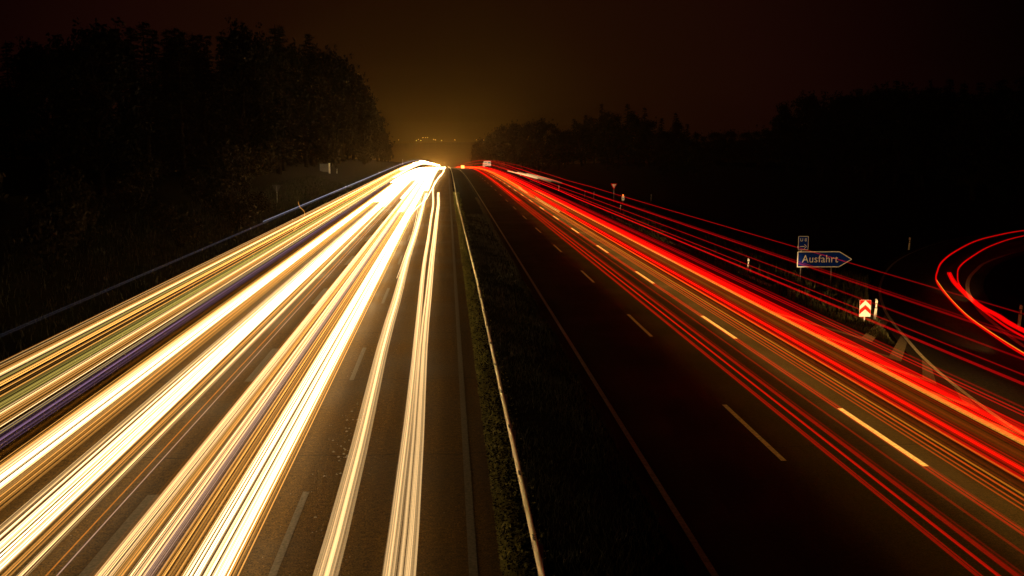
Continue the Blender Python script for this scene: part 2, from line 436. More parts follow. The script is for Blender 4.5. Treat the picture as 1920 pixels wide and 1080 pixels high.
HEAD = [
 # k, width, z, colour, strength, strands, extra
 (-.103, .036, .65, 'cream', .55, 9, dict(y0=-25, y1=168, pts=[(18, -.80), (46, -1.02), (76, -1.09), (130, -1.15), (168, -1.45)], pw=.9, rf=(.75, 1.15))),
 (-.142, .027, .65, 'cream', .60, 6, dict(y0=-25, y1=520, pts=[(18, -1.12), (76, -1.58), (120, -1.75), (200, -2.6), (300, -1.3), (520, -1.0)], pw=.9, rf=(.75, 1.15))),
 (-.294, .044, .65, 'cream', .55, 10, dict(y0=-25, y1=166, pts=[(18, -2.28), (46, -2.6), (76, -2.83), (166, -3.35)], pw=.9, rf=(.75, 1.15))),
 (-.31, .014, .65, 'white', .5, 2, dict(y0=60, y1=190, pts=[(60, -2.9), (76, -2.95), (190, -4.2)], pw=.9)),
 (-.33, .016, .65, 'white', .8, 3, dict(y0=110, y1=700, pts=[(110, -4.2), (160, -2.9), (240, -2.2), (330, -.9), (700, -.6)], pw=.9)),
 # middle lane
 (-.512, .030, .65, 'gold', .40, 7, {}),
 (-.548, .044, .65, 'white', 1.25, 10, {}),
 (-.598, .044, .65, 'white', 1.0, 10, {}),
 (-.640, .020, .66, 'gold', .32, 5, {}),
 (-.668, .030, .66, 'gold', .42, 7, {}),
 (-.704, .024, .70, 'mauve', .42, 6, {}),
 (-.736, .034, .66, 'cream', .62, 8, {}),
 (-.772, .026, .66, 'gold', .40, 6, {}),
 (-.812, .040, .66, 'cream', .55, 10, {}),
 (-.838, .012, .64, 'amber', .30, 3, {}),
 (-.918, .0022, .70, 'mauve', .55, 1, dict(wig=.0, pw=.3)),
 (-.950, .0026, .70, 'amber', .32, 1, dict(wig=.0, pw=.3)),
 # inside lane, low lamps
 (-1.003, .020, .66, 'cream', .48, 5, {}),
 (-1.045, .030, .66, 'gold', .42, 6, {}),
 (-1.090, .052, .66, 'white', 1.35, 11, {}),
 (-1.140, .036, .66, 'white', .85, 8, {}),
 (-1.178, .018, .70, 'cream', .45, 4, {}),
 (-1.262, .030, .70, 'gold', .20, 6, {}),
 (-1.300, .040, .70, 'gold', .38, 8, {}),
 (-1.345, .046, .70, 'white', .95, 9, {}),
 (-1.385, .036, .72, 'cream', .60, 8, {}),
 (-1.412, .020, .72, 'gold', .40, 5, {}),
 (-1.46, .012, .8, 'amber', .05, 3, {}),
 # lorries: flanks and marker lamps higher up
 (-1.532, .075, 2.3, 'violet', .065, 12, dict(pw=.1)),
 (-1.578, .006, 2.6, 'olive', .55, 2, dict(wig=.01)),
 (-1.597, .011, 2.6, 'cream', .55, 3, dict(wig=.01)),
 (-1.622, .026, 2.7, 'gold', 0.099, 5, {}),
 (-1.654, .026, 2.7, 'gold', .30, 6, {}),
 (-1.684, .020, 2.8, 'cream', .52, 4, {}),
 (-1.738, .080, 2.8, 'olive', .17, 13, {}),
 (-1.800, .016, 2.9, 'gold', 0.174, 4, {}),
 (-1.836, .016, 2.9, 'gold', 0.223, 4, {}),
 (-1.888, .026, 3.0, 'gold', .42, 6, {}),
 (-1.930, .034, 3.0, 'olive', .15, 6, {}),
 (-1.968, .034, 3.0, 'cream', .45, 7, {}),
 (-2.005, .020, 3.1, 'gold', .40, 4, {}),
 (-2.032, .022, 3.1, 'gold', 0.112, 5, {}),
 (-2.060, .008, 3.2, 'cream', .45, 2, {}),
 (-2.095, .005, 3.2, 'amber', .16, 1, {}),
 (-2.330, .004, 4.05, 'blue', .03, 1, dict(wig=.02, pw=1.3, y0=0, lo=.03)),
 (-2.395, .005, 4.05, 'blue', .04, 1, dict(wig=.02, pw=1.6, y0=0, lo=.02)),
 (-2.44, .010, 4.05, 'blue', .14, 1, dict(wig=.02, pw=1.7, y0=60, lo=.02)),
 (-2.37, .02, 4.0, 'violet', .2, 2, dict(wig=.02, pw=.5, y0=230)),
 # far trails added for the glare: they close the gaps and strengthen the halo
 (-.46, .10, .65, 'white', .5, 8, dict(y0=175, pw=.7)),
 (-.70, .10, .66, 'white', .45, 8, dict(y0=120, pw=.9)),
 (-.86, .06, .66, 'white', .4, 6, dict(y0=150, pw=.9)),
 (-.96, .07, .66, 'white', 1.2, 7, dict(y0=230, pw=.8)),
 (-1.03, .06, .66, 'cream', .5, 6, dict(y0=130, pw=.9)),
 (-1.24, .09, .70, 'white', .45, 8, dict(y0=140, pw=.9)),
 (-1.47, .09, .80, 'white', .45, 8, dict(y0=210, pw=.9)),
 (-1.62, .12, 2.4, 'cream', .35, 9, dict(y0=190, pw=.9)),
 (-1.84, .14, 2.9, 'white', .9, 9, dict(y0=230, pw=.9)),
 (-2.05, .10, 3.2, 'white', 1.2, 7, dict(y0=330, pw=.8)),
 (-2.22, .12, 3.7, 'white', 1.4, 7, dict(y0=400, pw=.8)),
 (-.36, .10, .65, 'white', 4.0, 8, dict(y0=430, pw=.6)),  # strength raised to brighten the halo in the haze
]
RED = [
 (1.240, .010, .80, 'red', 0.304, 2, {}),
 (1.279, .012, .80, 'red', 0.456, 2, {}),
 (1.330, .030, .80, 'red', 0.104, 5, {}),
 (1.420, .006, .78, 'red', 0.190, 1, {}),
 (1.485, .020, .70, 'red', 0.285, 4, {}),
 (1.575, .004, .60, 'orange', 0.304, 1, {}),
 (1.603, .004, .60, 'orange', 0.323, 1, {}),
 (1.628, .005, .60, 'orange', 0.418, 1, {}),
 (1.658, .005, .60, 'amber', .32, 1, {}),
 (1.682, .022, .72, 'orange', 0.07, 4, {}),
 (1.716, .005, .72, 'amber', .26, 1, {}),
 (1.752, .062, .80, 'red', 0.50, 12, {}),
 (1.800, .036, .80, 'red', 0.190, 7, {}),
 (1.850, .035, .82, 'orange', 0.057, 5, {}),
 (1.905, .024, .95, 'red', 0.152, 5, {}),
 (1.972, .075, 1.0, 'red', 0.56, 14, {}),
 (2.020, .050, 1.0, 'red', 0.30, 9, {}),
 (2.050, .045, 1.0, 'red', 0.067, 7, {}),
 (2.105, .040, 1.0, 'red', 0.023, 5, {}),
 (2.150, .010, 1.2, 'crimson', 0.325, 2, {}),
 (2.200, .014, 1.2, 'crimson', 0.062, 2, {}),
 (2.400, .013, 2.6, 'crimson', 0.375, 1, dict(wig=.1)),
 (2.520, .007, 2.6, 'crimson', 0.275, 1, dict(wig=.1)),
 (2.710, .010, 3.9, 'crimson', 0.200, 1, dict(wig=.1)),
 (2.980, .013, 3.9, 'crimson', 0.250, 1, dict(wig=.1)),
 (3.040, .007, 3.9, 'crimson', 0.150, 1, dict(wig=.1)),
 (3.410, .009, 3.9, 'crimson', 0.213, 1, dict(wig=.12)),
 # departures further out, filling the far lanes
 (1.30, .06, .8, 'red', 0.190, 5, dict(y0=140)),
 (1.66, .08, .8, 'red', 0.266, 6, dict(y0=150)),
 (1.84, .06, .8, 'red', 0.228, 5, dict(y0=120)),
]
WORD = dict(white='white-hot', gold='golden', cream='creamy', olive='olive yellow', mauve='dull mauve', violet='dim violet', blue='thin bluish', amber='amber', orange='orange', red='red', crimson='deep red')
heads = sorted(HEAD, key=lambda t: -t[0])
for i, (k, kw, z, c, s, n, ex) in enumerate(heads):
    o = trail(-1, k, kw, z, c, s, n, **ex).build('headlight_trail', TCOL[c])
    wd = 'hair-thin' if kw < .006 else 'narrow' if kw < .022 else 'medium' if kw < .036 else 'broad'
    where = 'low' if z < 1.5 else 'high lorry'
    tag(o, f"{wd} {WORD[c]} {where} light trail, {ordinal(i + 1)} counted leftwards from the median guardrail", 'light trail', 'headlight trails on the oncoming carriageway')
for i, (k, kw, z, c, s, n, ex) in enumerate(RED):
    ex = dict(ex); ex.setdefault('pw', .5 if z < 1.5 else 1.0)
    o = trail(1, k, kw, z, c, s, n, **ex).build('tail_light_trail', TCOL[c])
    wd = 'hair-thin' if kw < .009 else 'narrow' if kw < .022 else 'medium' if kw < .036 else 'broad'
    where = 'low' if z < 1.5 else 'high lorry'
    tag(o, f"{wd} {WORD[c]} {where} tail light trail, {ordinal(i + 1)} counted rightwards from the median", 'light trail', 'tail light trails on the outbound carriageway')
# the far bright end of an amber brake-light trail
b = MB(); p = [(13.6, 905, zr(905) + 1.0), (13.6, 912, zr(912) + 1.0)]
tube(b, p, 2.0, 2.0, lambda Y: 1.0); tag(b.build('brake_light_trail', TCOL['gold']), 'short bright block of brake light where the amber trail ends far down the road', 'light trail')
o = trail(1, 1.72, .03, .8, 'amber', .35, 4, y0=180, y1=905, pw=.3).build('brake_light_trail', TCOL['amber'])
tag(o, 'amber yellow brake light trail curving over the crest into the bright block', 'light trail')
for (ya, yb, kk) in ((118, 150, 1.68), (165, 186, 1.66)):
    o = trail(1, kk, .016, .7, 'gold', .45, 2, y0=ya, y1=yb, pw=.2).build('indicator_trail', TCOL['gold'])
    tag(o, ('nearer' if ya < 150 else 'farther') + ' short yellow indicator flash among the red tail light trails', 'light trail', 'indicator flashes among the red trails')
# lorry side lamp that swings in behind the bluish trail
b = MB(); P = spline([(-9.2, 62, 3.3), (-10.0, 72, 3.3), (-11.0, 80, 3.25), (-12.2, 86, 3.3), (-12.6, 88, 3.6)], 5)
tube(b, P, .03, .28, lambda Y: 1.0); tag(b.build('headlight_trail', TCOL['gold']), 'short hooked golden trail curling up below the thin bluish trail on the left', 'light trail')

# ramp trails
def ramp_trail(pts, r, s, c, z=.8, n=1):
    b = MB()
    for j in range(n):
        P = [(x + (j - (n - 1) / 2) * r * 1.8, y, z) for x, y in spline(pts, 5)]
        tube(b, P, r, s, lambda Y: .75 + .5 * max(0, min(1, (75 - Y) / 20)))
    return b
RA = [(18.2, 18), (19.6, 28), (20.97, 35.55), (21.84, 39.2), (23.1, 43.8), (25.1, 49.6), (27.4, 55.6), (29.8, 60.4), (32.4, 65.1), (36.2, 71), (41.9, 78.9), (46.9, 84.4), (51.4, 88.5), (60, 95)]
RB = [(20.0, 18), (21.4, 30), (22.9, 38.9), (24.1, 43.5), (25.56, 48), (27.74, 53.6), (29.73, 57.8), (32.1, 62.2), (35.6, 67.5), (41.35, 75.4), (48.4, 83.3), (58, 91)]
RC = [(21.5, 28), (23.68, 40.3), (24.6, 44), (25.4, 47.3), (27.9, 54.4), (29.87, 59.1)]
G = 'tail light trails on the exit ramp'
tag(ramp_trail(RA, .05, .5, 'red').build('tail_light_trail', TCOL['red']), 'left of the two long red trails curving round the exit ramp', 'light trail', G)
tag(ramp_trail(RB, .045, .45, 'red').build('tail_light_trail', TCOL['red']), 'right of the two long red trails curving round the exit ramp', 'light trail', G)
tag(ramp_trail(RC, .07, .5, 'red', n=2).build('tail_light_trail', TCOL['red']), 'short thick red trail starting blunt inside the ramp curve', 'light trail', G)
tag(ramp_trail([(x + .01, y) for x, y in RA[2:7]], .018, .32, 'amber', .85).build('brake_light_trail', TCOL['amber']), 'thin orange streak along the left red trail of the exit ramp', 'light trail', G)
# merging slip road: added glowing tubes stand in for headlight-lit pavement
for i, (x, ya, yb, s_, rr) in enumerate(((21.4, 245, 345, .55, .16), (22.6, 225, 320, .30, .25), (23.8, 215, 300, .22, .25))):
    b = MB(); tube(b, [(x + (y - ya) * -.012, y, zr(y) + .45) for y in range(ya, yb + 1, 10)], rr, s_, lambda Y: min(1, max(.1, (Y - 215) / 60)))
    tag(b.build('headlight_trail', TCOL['cream']), ['brightest', 'middle', 'dimmest'][i] + ' of the three pale glows added for headlight-lit pavement on the far slip road at right', 'light trail', 'added pale glows on the far slip road')

# added area lights over the right lanes, standing in for passing cars' beams
def beam(x, y0, y1, wid, col_, power, z):
    d = bpy.data.lights.new('beam_stand_in', 'AREA'); d.shape = 'RECTANGLE'; d.size = wid; d.size_y = y1 - y0
    d.energy = power; d.color = col_; d.spread = R(150)
    o = bpy.data.objects.new('beam_stand_in', d); col.objects.link(o); o.location = (x, (y0 + y1) / 2, z)
beam(13.35, -20, 300, 1.1, (1, .55, .09), 5400, .95)
beam(6.1, -20, 190, .8, (1, .56, .10), 11, .8)  # added in an empty lane to warm the median line
beam(16.0, -20, 190, .5, (1, .42, .04), 800, .8)  # added to brighten the edge line
beam(10.7, -20, 300, 2.2, (1, .56, .055), 800, 1.1)  # added to brighten the lane dashes
beam(18.6, -20, 50, 1.8, (1, .46, .09), 170, 1.0)  # added to bring out the gore marking
def headlamp_stand_in(x, y, z, tx, ty, tz, ang, power, col_=(1, .66, .28)):  # added spot with no fixture, stands in for an unseen car's lamps
    d = bpy.data.lights.new('headlamp_stand_in', 'SPOT'); d.energy = power; d.color = col_; d.spot_size = R(ang); d.spot_blend = .7; d.shadow_soft_size = .12
    o = bpy.data.objects.new('headlamp_stand_in', d); col.objects.link(o); o.location = (x, y, z)
    o.rotation_euler = (Vector((tx, ty, tz)) - Vector((x, y, z))).to_track_quat('-Z', 'Y').to_euler()
headlamp_stand_in(18.6, 2, .7, 19.75, 47, .78, 3.2, 150000)          # added spot on the chevron board, for an unseen car taking the exit
headlamp_stand_in(19.6, 18, .75, 25.5, 60, .1, 26, 1700, (1, .54, .14))
headlamp_stand_in(21.6, 37, .75, 24.6, 60, .1, 30, 1300, (1, .54, .14))
headlamp_stand_in(26.6, 50, .75, 38, 80, .5, 26, 2600, (1, .55, .15))
headlamp_stand_in(18.2, 6, .75, 22.6, 60, 1.8, 6, 9500)
headlamp_stand_in(14.6, 10, .7, 20.5, 95, .4, 20, 7000)
headlamp_stand_in(14.6, 60, .7, 23.4, 148, 1.6, 9, 30000)
headlamp_stand_in(15.0, 300, zr(300) + .7, 18.2, 470, zr(470) + 2.6, 5, 220000, (1, .82, .62))

# loose chippings on the oncoming road
b = MB()
def chip(x, y, r):
    k = [random.uniform(.6, 1.2) for _ in range(6)]; a0 = random.uniform(0, 6)
    ring = [(x + r * k[q] * math.cos(a0 + q * 1.047), y + r * k[q] * math.sin(a0 + q * 1.047), .0005) for q in range(6)]
    top = (x + r * .2, y, r * random.uniform(.6, 1.1))
    for q in range(6): b.tri(ring[q], ring[(q + 1) % 6], top)
for _ in range(46): chip(random.gauss(-2.75, .22), random.gauss(28.5, 2.0), random.uniform(.022, .05))
for _ in range(420): chip(random.uniform(-3.9, -1.9) if random.random() < .7 else random.uniform(-10.5, .3), 18 + 70 * random.random() ** 1.4, random.uniform(.006, .02))
tag(b.build('gravel', M_CONC), 'pale loose chippings scattered on the oncoming road', 'gravel', kind='stuff')

# ------------------------------------------------------------------ guardrail in the median
gr = empty('guardrail', (1.72, 0, 0)); tag(gr, 'galvanised steel guardrail running down the grass median', 'guardrail')
prof_ = [(-.098, .51), (-.062, .55), (-.098, .59), (-.098, .66), (-.062, .70), (-.085, .75), (-.055, .765), (-.03, .75), (-.03, .50), (-.06, .49)]
b = MB()
ysr = [-10] + [y for y in STA if y > -10]
dxr = lambda y: -.30 * min(1, max(0, (y - 60) / 80))
b.loft([[(x + dxr(y), y, z + zr(y)) for x, z in prof_] for y in ysr])
b.build('beam', M_STEEL, gr)
y = 2.9; nposts = 0
pm = MB(); pm.box(-.03, .07, -.05, .05, -.2, .74); post0 = None
cm = MB(); cm.box(-.104, -.026, -.16, .16, .595, .615); [cm.cyl((-.06, q, .755), (-.11, q, .785), .018, n=6) for q in (-.11, .11)]; cm.cyl((-.06, 0, .755), (-.11, 0, .78), .02, n=6)
cp0 = None
while y < 330 and nposts < 82:
    if post0 is None:
        post0 = pm.build('post', M_POST, gr); cp0 = cm.build('splice_bolts', M_POST, gr); a_, c_ = post0, cp0
    else:
        a_ = post0.copy(); c_ = cp0.copy()
        for q in (a_, c_): col.objects.link(q); q.parent = gr
    a_.location = (dxr(y), y, zr(y)); c_.location = (dxr(y), y + .3, zr(y)); y += 4.0; nposts += 1

# ------------------------------------------------------------------ delineators
def delineator():
    r_ = empty('delineator_post')
    b = MB(); rings = []
    for z, s in ((-.1, 1), (.55, 1)): rings.append([(-.06, -.05, z), (.06, -.05, z), (.045, .055, z), (-.045, .055, z)])
    b.loft(rings); b.build('post_body', M_WHITE, r_)
    b = MB(); b.loft([[(-.061, -.051, z), (.061, -.051, z), (.046, .056, z), (-.046, .056, z)] for z in (.55, .80)]); b.build('black_band', M_BLACK, r_)
    b = MB(); b.loft([[(-.06, -.05, .80), (.06, -.05, .80), (.045, .055, .80), (-.045, .055, .80)], [(-.06, -.05, .93), (.06, -.05, .93), (.045, .055, 1.0), (-.045, .055, 1.0)]]); b.build('post_cap', M_WHITE, r_)
    b = MB(); b.box(-.03, .03, -.058, -.0515, .60, .76); b.build('reflector', M_REFL, r_)
    return r_
DEL = [(20.62, 47.9, 'white delineator post standing just behind the red and white chevron board'),
       (19.7, 66.1, 'white delineator post in the verge grass left of the blue exit sign'),
       (21.4, 126.5, 'small white delineator post below the marker board on the right verge'),
       (22.0, 164.3, 'delineator post on the verge left of the yield sign'),
       (20.3, 187.4, 'small delineator post far along the right verge, nearest the bright slip road'),
       (23.2, 162.5, 'dim delineator post just right of the one beside the yield sign'),
       (29.6, 148.5, 'faint delineator post in the dark field right of the yield sign'),
       (37.1, 80.3, 'delineator post in the dark beyond the outer curve of the exit ramp'),
       (26.6, 45.7, 'delineator post on the inner side of the exit ramp at the right edge'),
       (21.0, 236.0, 'tiny delineator post beside the far slip road, nearer one'),
       (20.6, 290.0, 'tiny delineator post beside the far slip road, farther one'),
       (-24.5, 232.0, 'small pale delineator post on the left bank beside the tall white sign edge')]
d0 = delineator()
for i, (x, y, lb) in enumerate(DEL):
    o = d0 if i == 0 else copy_tree(d0)
    o.location = (x, y, ground(x, y)); o.rotation_euler.z = R(-4)
    if i == 0: o.rotation_euler.y = R(3)
    tag(o, lb, 'road marker', 'delineator posts along the verges')

# ------------------------------------------------------------------ signs
def text_mesh(name, body, size, m, parent, loc, align='CENTER', sx=1.0):
    cu = bpy.data.curves.new('lettering', 'FONT'); cu.body = body; cu.size = size; cu.align_x = align; cu.align_y = 'CENTER'
    cu.extrude = .002; cu.offset = 0.0; cu.space_character = 1.06
    t = bpy.data.objects.new('lettering_source', cu); col.objects.link(t)
    dg = bpy.context.evaluated_depsgraph_get(); me = bpy.data.meshes.new_from_object(t.evaluated_get(dg))
    bpy.data.objects.remove(t); bpy.data.curves.remove(cu)
    me.transform(Matrix.Rotation(R(90), 4, 'X') @ Matrix.Scale(sx, 4, (1, 0, 0)))
    me.materials.clear(); me.materials.append(m)
    o = bpy.data.objects.new(name, me); col.objects.link(o); o.parent = parent; o.location = loc; return o
def rrect(x0, x1, z0, z1, r_, n=5):
    out = []
    for cx, cz, a0 in ((x1 - r_, z1 - r_, 0), (x0 + r_, z1 - r_, 90), (x0 + r_, z0 + r_, 180), (x1 - r_, z0 + r_, 270)):
        for k in range(n + 1):
            a = R(a0 + 90 * k / n); out.append((cx + r_ * math.cos(a), cz + r_ * math.sin(a)))
    return out
def inset(outline, d):
    n_ = len(outline); out = []
    cx = sum(p[0] for p in outline) / n_; cz = sum(p[1] for p in outline) / n_
    for i in range(n_):
        p0 = outline[i - 1]; p1 = outline[i]; p2 = outline[(i + 1) % n_]
        def nn(a, b_):
            dx, dz = b_[0] - a[0], b_[1] - a[1]; L = math.hypot(dx, dz) or 1; return (-dz / L, dx / L)
        n1, n2 = nn(p0, p1), nn(p1, p2); bx, bz = n1[0] + n2[0], n1[1] + n2[1]; L = bx * bx + bz * bz or 1
        out.append((p1[0] + bx * 2 * d / L, p1[1] + bz * 2 * d / L))
    return out
def panel(name, outline, y, t, m, parent):
    b = MB(); b.prism(outline, y, y + t); return b.build(name, m, parent)

# exit arrow sign
SX, SY = 20.9, 60.0
es = empty('exit_sign', (SX, SY, 0), R(-2)); tag(es, 'blue arrow-shaped exit sign reading Ausfahrt on two posts at the gore', 'road sign')
z0, z1 = 1.10, 2.06; zm = (z0 + z1) / 2
# counter-clockwise seen from the traffic
arrow = [(.04, z0), (2.52, z0), (2.60, z0 + .03), (3.30, zm - .03), (3.30, zm + .03), (2.60, z1 - .03), (2.52, z1), (.04, z1), (0, z1 - .04), (0, z0 + .04)]
panel('board', arrow, .004, .03, M_SWHITE, es)
panel('blue_face', inset(arrow, .055), -.002, .0058, M_BLUE, es)
text_mesh('lettering', 'Ausfahrt', .64, M_SWHITE, es, (1.38, -.005, zm + .01), sx=.93)
for px in (.25, 2.1):
    b = MB(); b.cyl((px, .075, -.3), (px, .075, z1 - .05 if px > 1 else 2.9), .038, n=10); b.build('post', M_POST, es)
us = empty('detour_sign', (SX + .02, SY, 2.14), R(-2)); tag(us, 'small blue detour sign with U 8 and arrow above the exit sign', 'road sign')
rr_ = rrect(0, .62, 0, .84, .05)
panel('board', rr_, .004, .03, M_SWHITE, us); panel('blue_face', inset(rr_, .03), -.002, .0058, M_BLUE, us)
text_mesh('lettering', 'U 8', .27, M_SWHITE, us, (.31, -.005, .61), sx=.95)
b = MB(); b.prism([(.10, .20), (.40, .20), (.40, .235), (.10, .235)], -.005, -.0022); b.prism([(.36, .09), (.40, .09), (.53, .2175), (.40, .345), (.36, .345), (.48, .2175)], -.0052, -.0022); b.build('arrow', M_SWHITE, us)

# chevron board
cs = empty('chevron_sign', (19.48, 47.0, 0), R(-3)); tag(cs, 'white board with red upward chevrons on a single post at the gore tip', 'road sign')
W_, H_, zb = .54, .80, .30
panel('board', [(0, zb), (W_, zb), (W_, zb + H_), (0, zb + H_)], .003, .025, M_SWHITE, cs)
for q, (a, c) in enumerate(((.17, .43), (.68, 1.2))):   # red bars between these heights (at the edges)
    pk = .30
    lo, hi = zb + a * H_ - .02, zb + c * H_ - .02
    pts = [(0.006, lo), (W_ / 2, lo + pk * H_), (W_ - .006, lo), (W_ - .006, min(hi, zb + H_ - .006)), (W_ / 2, min(hi + pk * H_, zb + H_ - .006)), (.006, min(hi, zb + H_ - .006))]
    if q == 1: pts = [(.006, lo), (W_ / 2, zb + H_ - .02), (W_ - .006, lo), (W_ - .006, zb + H_ - .006), (.006, zb + H_ - .006)]
    b = MB(); i0 = len(b.v)
    b.v += [(x, -.002, z) for x, z in pts] + [(x, .0028, z) for x, z in pts]
    nn_ = len(pts)
    if q == 0: fs = [(0, 1, 4, 5), (1, 2, 3, 4)]
    else: fs = [(0, 1, 4), (1, 2, 3), (1, 3, 4)]
    b.f += fs; b.f += [(k, k + nn_, (k + 1) % nn_ + nn_, (k + 1) % nn_) for k in range(nn_)]
    b.build('red_chevron', M_SRED, cs)
b = MB(); b.cyl((W_ / 2, .06, -.35), (W_ / 2, .06, zb + H_ - .1), .03, n=10); b.build('post', M_SWHITE, cs)

# yield signs
def yield_sign(loc, lb, s, zc, rz, front=True):
    y_ = empty('yield_sign', loc, rz); tag(y_, lb, 'road sign')
    t = [(-s / 2, zc + s * .29), (0, zc - s * .58), (s / 2, zc + s * .29)]
    t = [t[0], t[1], t[2]]
    panel('board', t, .003, .03, M_SRED if front else M_SBACK, y_)
    panel('white_face', inset(t, s * .115), -.004, .0065, M_SWHITE, y_)
    b = MB(); b.cyl((0, .07, -.4), (0, .07, zc + s * .2), .035, n=10); b.build('post', M_POST, y_)
    return y_
yield_sign((24.4, 150, 0), 'red-rimmed white triangular yield sign on the right verge', 1.02, 2.45, R(-5))
yield_sign((-21.2, 130, ground(-21.2, 130)), 'dark back of a triangular yield sign before the left bank', 1.15, 1.9, R(178), False)
# marker board on the right verge
mk = empty('marker_board', (23.4, 136.2, 0)); tag(mk, 'small white marker board with orange top lamp on the right verge', 'road sign')
panel('board', rrect(-.17, .17, 1.0, 1.62, .03), 0, .03, M_SWHITE, mk)
b = MB(); b.box(-.10, .10, -.004, -.0005, 1.25, 1.35); b.build('black_mark', M_BLACK, mk)
b = MB(); b.cyl((0, -.06, 1.72), (0, .04, 1.72), .09, n=12); b.build('warning_lamp', mat('lamp_orange', (.9, .3, .05), .3, emis=((1, .22, .02), 1.6), noise=(20, .9, 1.1)), mk)
b = MB(); b.cyl((0, .06, -.3), (0, .06, 1.68), .03, n=8); b.build('post', M_POST, mk)

# far blue and white direction board
YB = 470; zb_ = zr(YB)
fb = empty('direction_board', (18.2, YB, zb_)); tag(fb, 'white direction board with teal and blue panels far along the road', 'road sign')
panel('board', rrect(-1.65, 1.65, 1.55, 3.75, .12), 0, .06, M_SWHITE, fb)
for nm, m_, (xa, xb, za, zc) in (('teal_panel', M_GSIGN, (.35, 1.45, 2.75, 3.35)), ('blue_panel', M_GSIGN, (-1.35, -.2, 2.85, 3.2)), ('grey_panel', M_SBACK, (-1.35, -.1, 2.0, 2.2)), ('pink_panel', M_SRED, (.4, 1.3, 2.0, 2.12))):
    panel(nm, [(xa, za), (xb, za), (xb, zc), (xa, zc)], -.01, .0095, m_, fb)
for px in (-1.1, 1.1):
    b = MB(); b.cyl((px, .12, -.5), (px, .12, 3.5), .06, n=8); b.build('post', M_POST, fb)
fm = empty('marker_board', (15.9 + 3.2, 540, zr(540))); tag(fm, 'tiny white and orange marker board left of the far direction board', 'road sign')
panel('board', rrect(-.55, .55, 1.2, 3.3, .08), 0, .05, M_SWHITE, fm); panel('orange_stripe', [(-.5, 2.0), (.5, 2.0), (.5, 2.6), (-.5, 2.6)], -.01, .0095, M_REFLO, fm)
b = MB(); b.cyl((0, .1, -.4), (0, .1, 3.1), .06, n=8); b.build('post', M_POST, fm)
# left bank: dark back of a board, its lit edge put in as a white strip
zl = ground(-25.4, 224)
lp = empty('information_board', (-25.4, 224, zl), R(12)); tag(lp, 'dark back of a wide information board with its lit edge done as a pale strip on the left bank', 'road sign')
panel('board', rrect(-1.9, 0, .2, 2.0, .05), 0, .05, M_SBACK, lp)
b = MB(); b.box(.0, .34, -.06, .06, -.1, 2.1); b.build('lit_edge_strip', M_WHITE, lp)  # white material stands in for light on the board's edge
b = MB(); b.cyl((-1.5, .1, -.3), (-1.5, .1, 1.9), .05, n=8); b.build('post', M_POST, lp)
# thin mast far left
ms = empty('mast', (-26, 610, zr(610))); tag(ms, 'thin pale mast standing at the left end of the white glare', 'mast')
b = MB(); b.cyl((0, 0, -.5), (0, 0, 5.2), .14, .08, n=8); b.build('pole', M_WHITE, ms); b = MB(); b.box(-.16, .16, -.1, .1, 5.2, 5.6); b.build('lamp_head', M_WHITE, ms)

# town lights on the hill
M_TOWN = mat('town_lamp', (1, .8, .3), .4, emis=((1, .62, .10), 6.0), noise=(10, .9, 1.1))
lampx = [(-107, 0, .9), (-68, -1, 1.3), (-63, 1, 1.0), (-58, -1, 1.3), (-53, 4, 1.1), (-47, 4, 1.0), (-43, 4, 1.1), (-30, 1, .8), (-26, 0, 1.2), (-12, -1, 1.2), (18, 0, 1.3), (66, 0, .8), (82, 0, 1.3)]
names = ['outermost left', 'second from left', 'third from left', 'fourth from left', 'left one of the raised trio', 'middle one of the raised trio', 'right one of the raised trio', 'dimmer one right of the trio', 'brighter one right of the trio', 'last one before the gap', 'lone one above the glare', 'dim one near the right treeline', 'bright one at the right treeline']
lm0 = None
for (x, dz, s_), nm in zip(lampx, names):
    if lm0 is None:
        lm0 = empty('street_lamp'); b = MB(); b.cyl((0, 0, -9), (0, 0, 0), .12, n=6); b.build('pole', M_POST, lm0)
        bm_ = bmesh.new(); bmesh.ops.create_icosphere(bm_, subdivisions=2, radius=1.0); me = bpy.data.meshes.new('lamp_head'); bm_.to_mesh(me); bm_.free(); me.materials.append(M_TOWN)
        lh = bpy.data.objects.new('lamp_head', me); col.objects.link(lh); lh.parent = lm0; o = lm0
    else: o = copy_tree(lm0)
    o.location = (x * .97, 2250, 18.3 + dz * 1.2); o.scale = (s_ * .6,) * 3
    tag(o, f'tiny yellow town lamp on the far hill, {nm}', 'street lamp', 'town lamps on the far hill')

# ------------------------------------------------------------------ vegetation
def blades(name, m, spots, hmin, hmax, wid, lean=.35):
    b = MB()
    for x, y, hs in spots:
        h = random.uniform(hmin, hmax) * hs; a = random.uniform(0, 6.28); w2 = wid * random.uniform(.6, 1.3)
        z = ground(x, y) - .02; lx_ = random.gauss(0, lean) * h; ly = random.gauss(0, lean) * h
        ca, sa = math.cos(a) * w2, math.sin(a) * w2
        b.quad((x - ca, y - sa, z), (x + ca, y + sa, z), (x + lx_ * .45 + ca * .8, y + ly * .45 + sa * .8, z + h * .6), (x + lx_ * .45 - ca * .8, y + ly * .45 - sa * .8, z + h * .6))
        b.tri((x + lx_ * .45 - ca * .8, y + ly * .45 - sa * .8, z + h * .6), (x + lx_ * .45 + ca * .8, y + ly * .45 + sa * .8, z + h * .6), (x + lx_, y + ly, z + h))
    o = b.build(name, m); tag(o, kind='stuff'); return o
def clump(x, y): return .6 + .7 * (math.sin(x * 2.1 + y * .9) * math.sin(y * .53 + 1.3) * .5 + .5)
sp = []
for _ in range(26000):
    y = 14 + 110 * random.random() ** 1.7; x = random.uniform(1.75, 4.55)
    if random.random() < clump(x, y) - .25: sp.append((x, y, clump(x, y)))
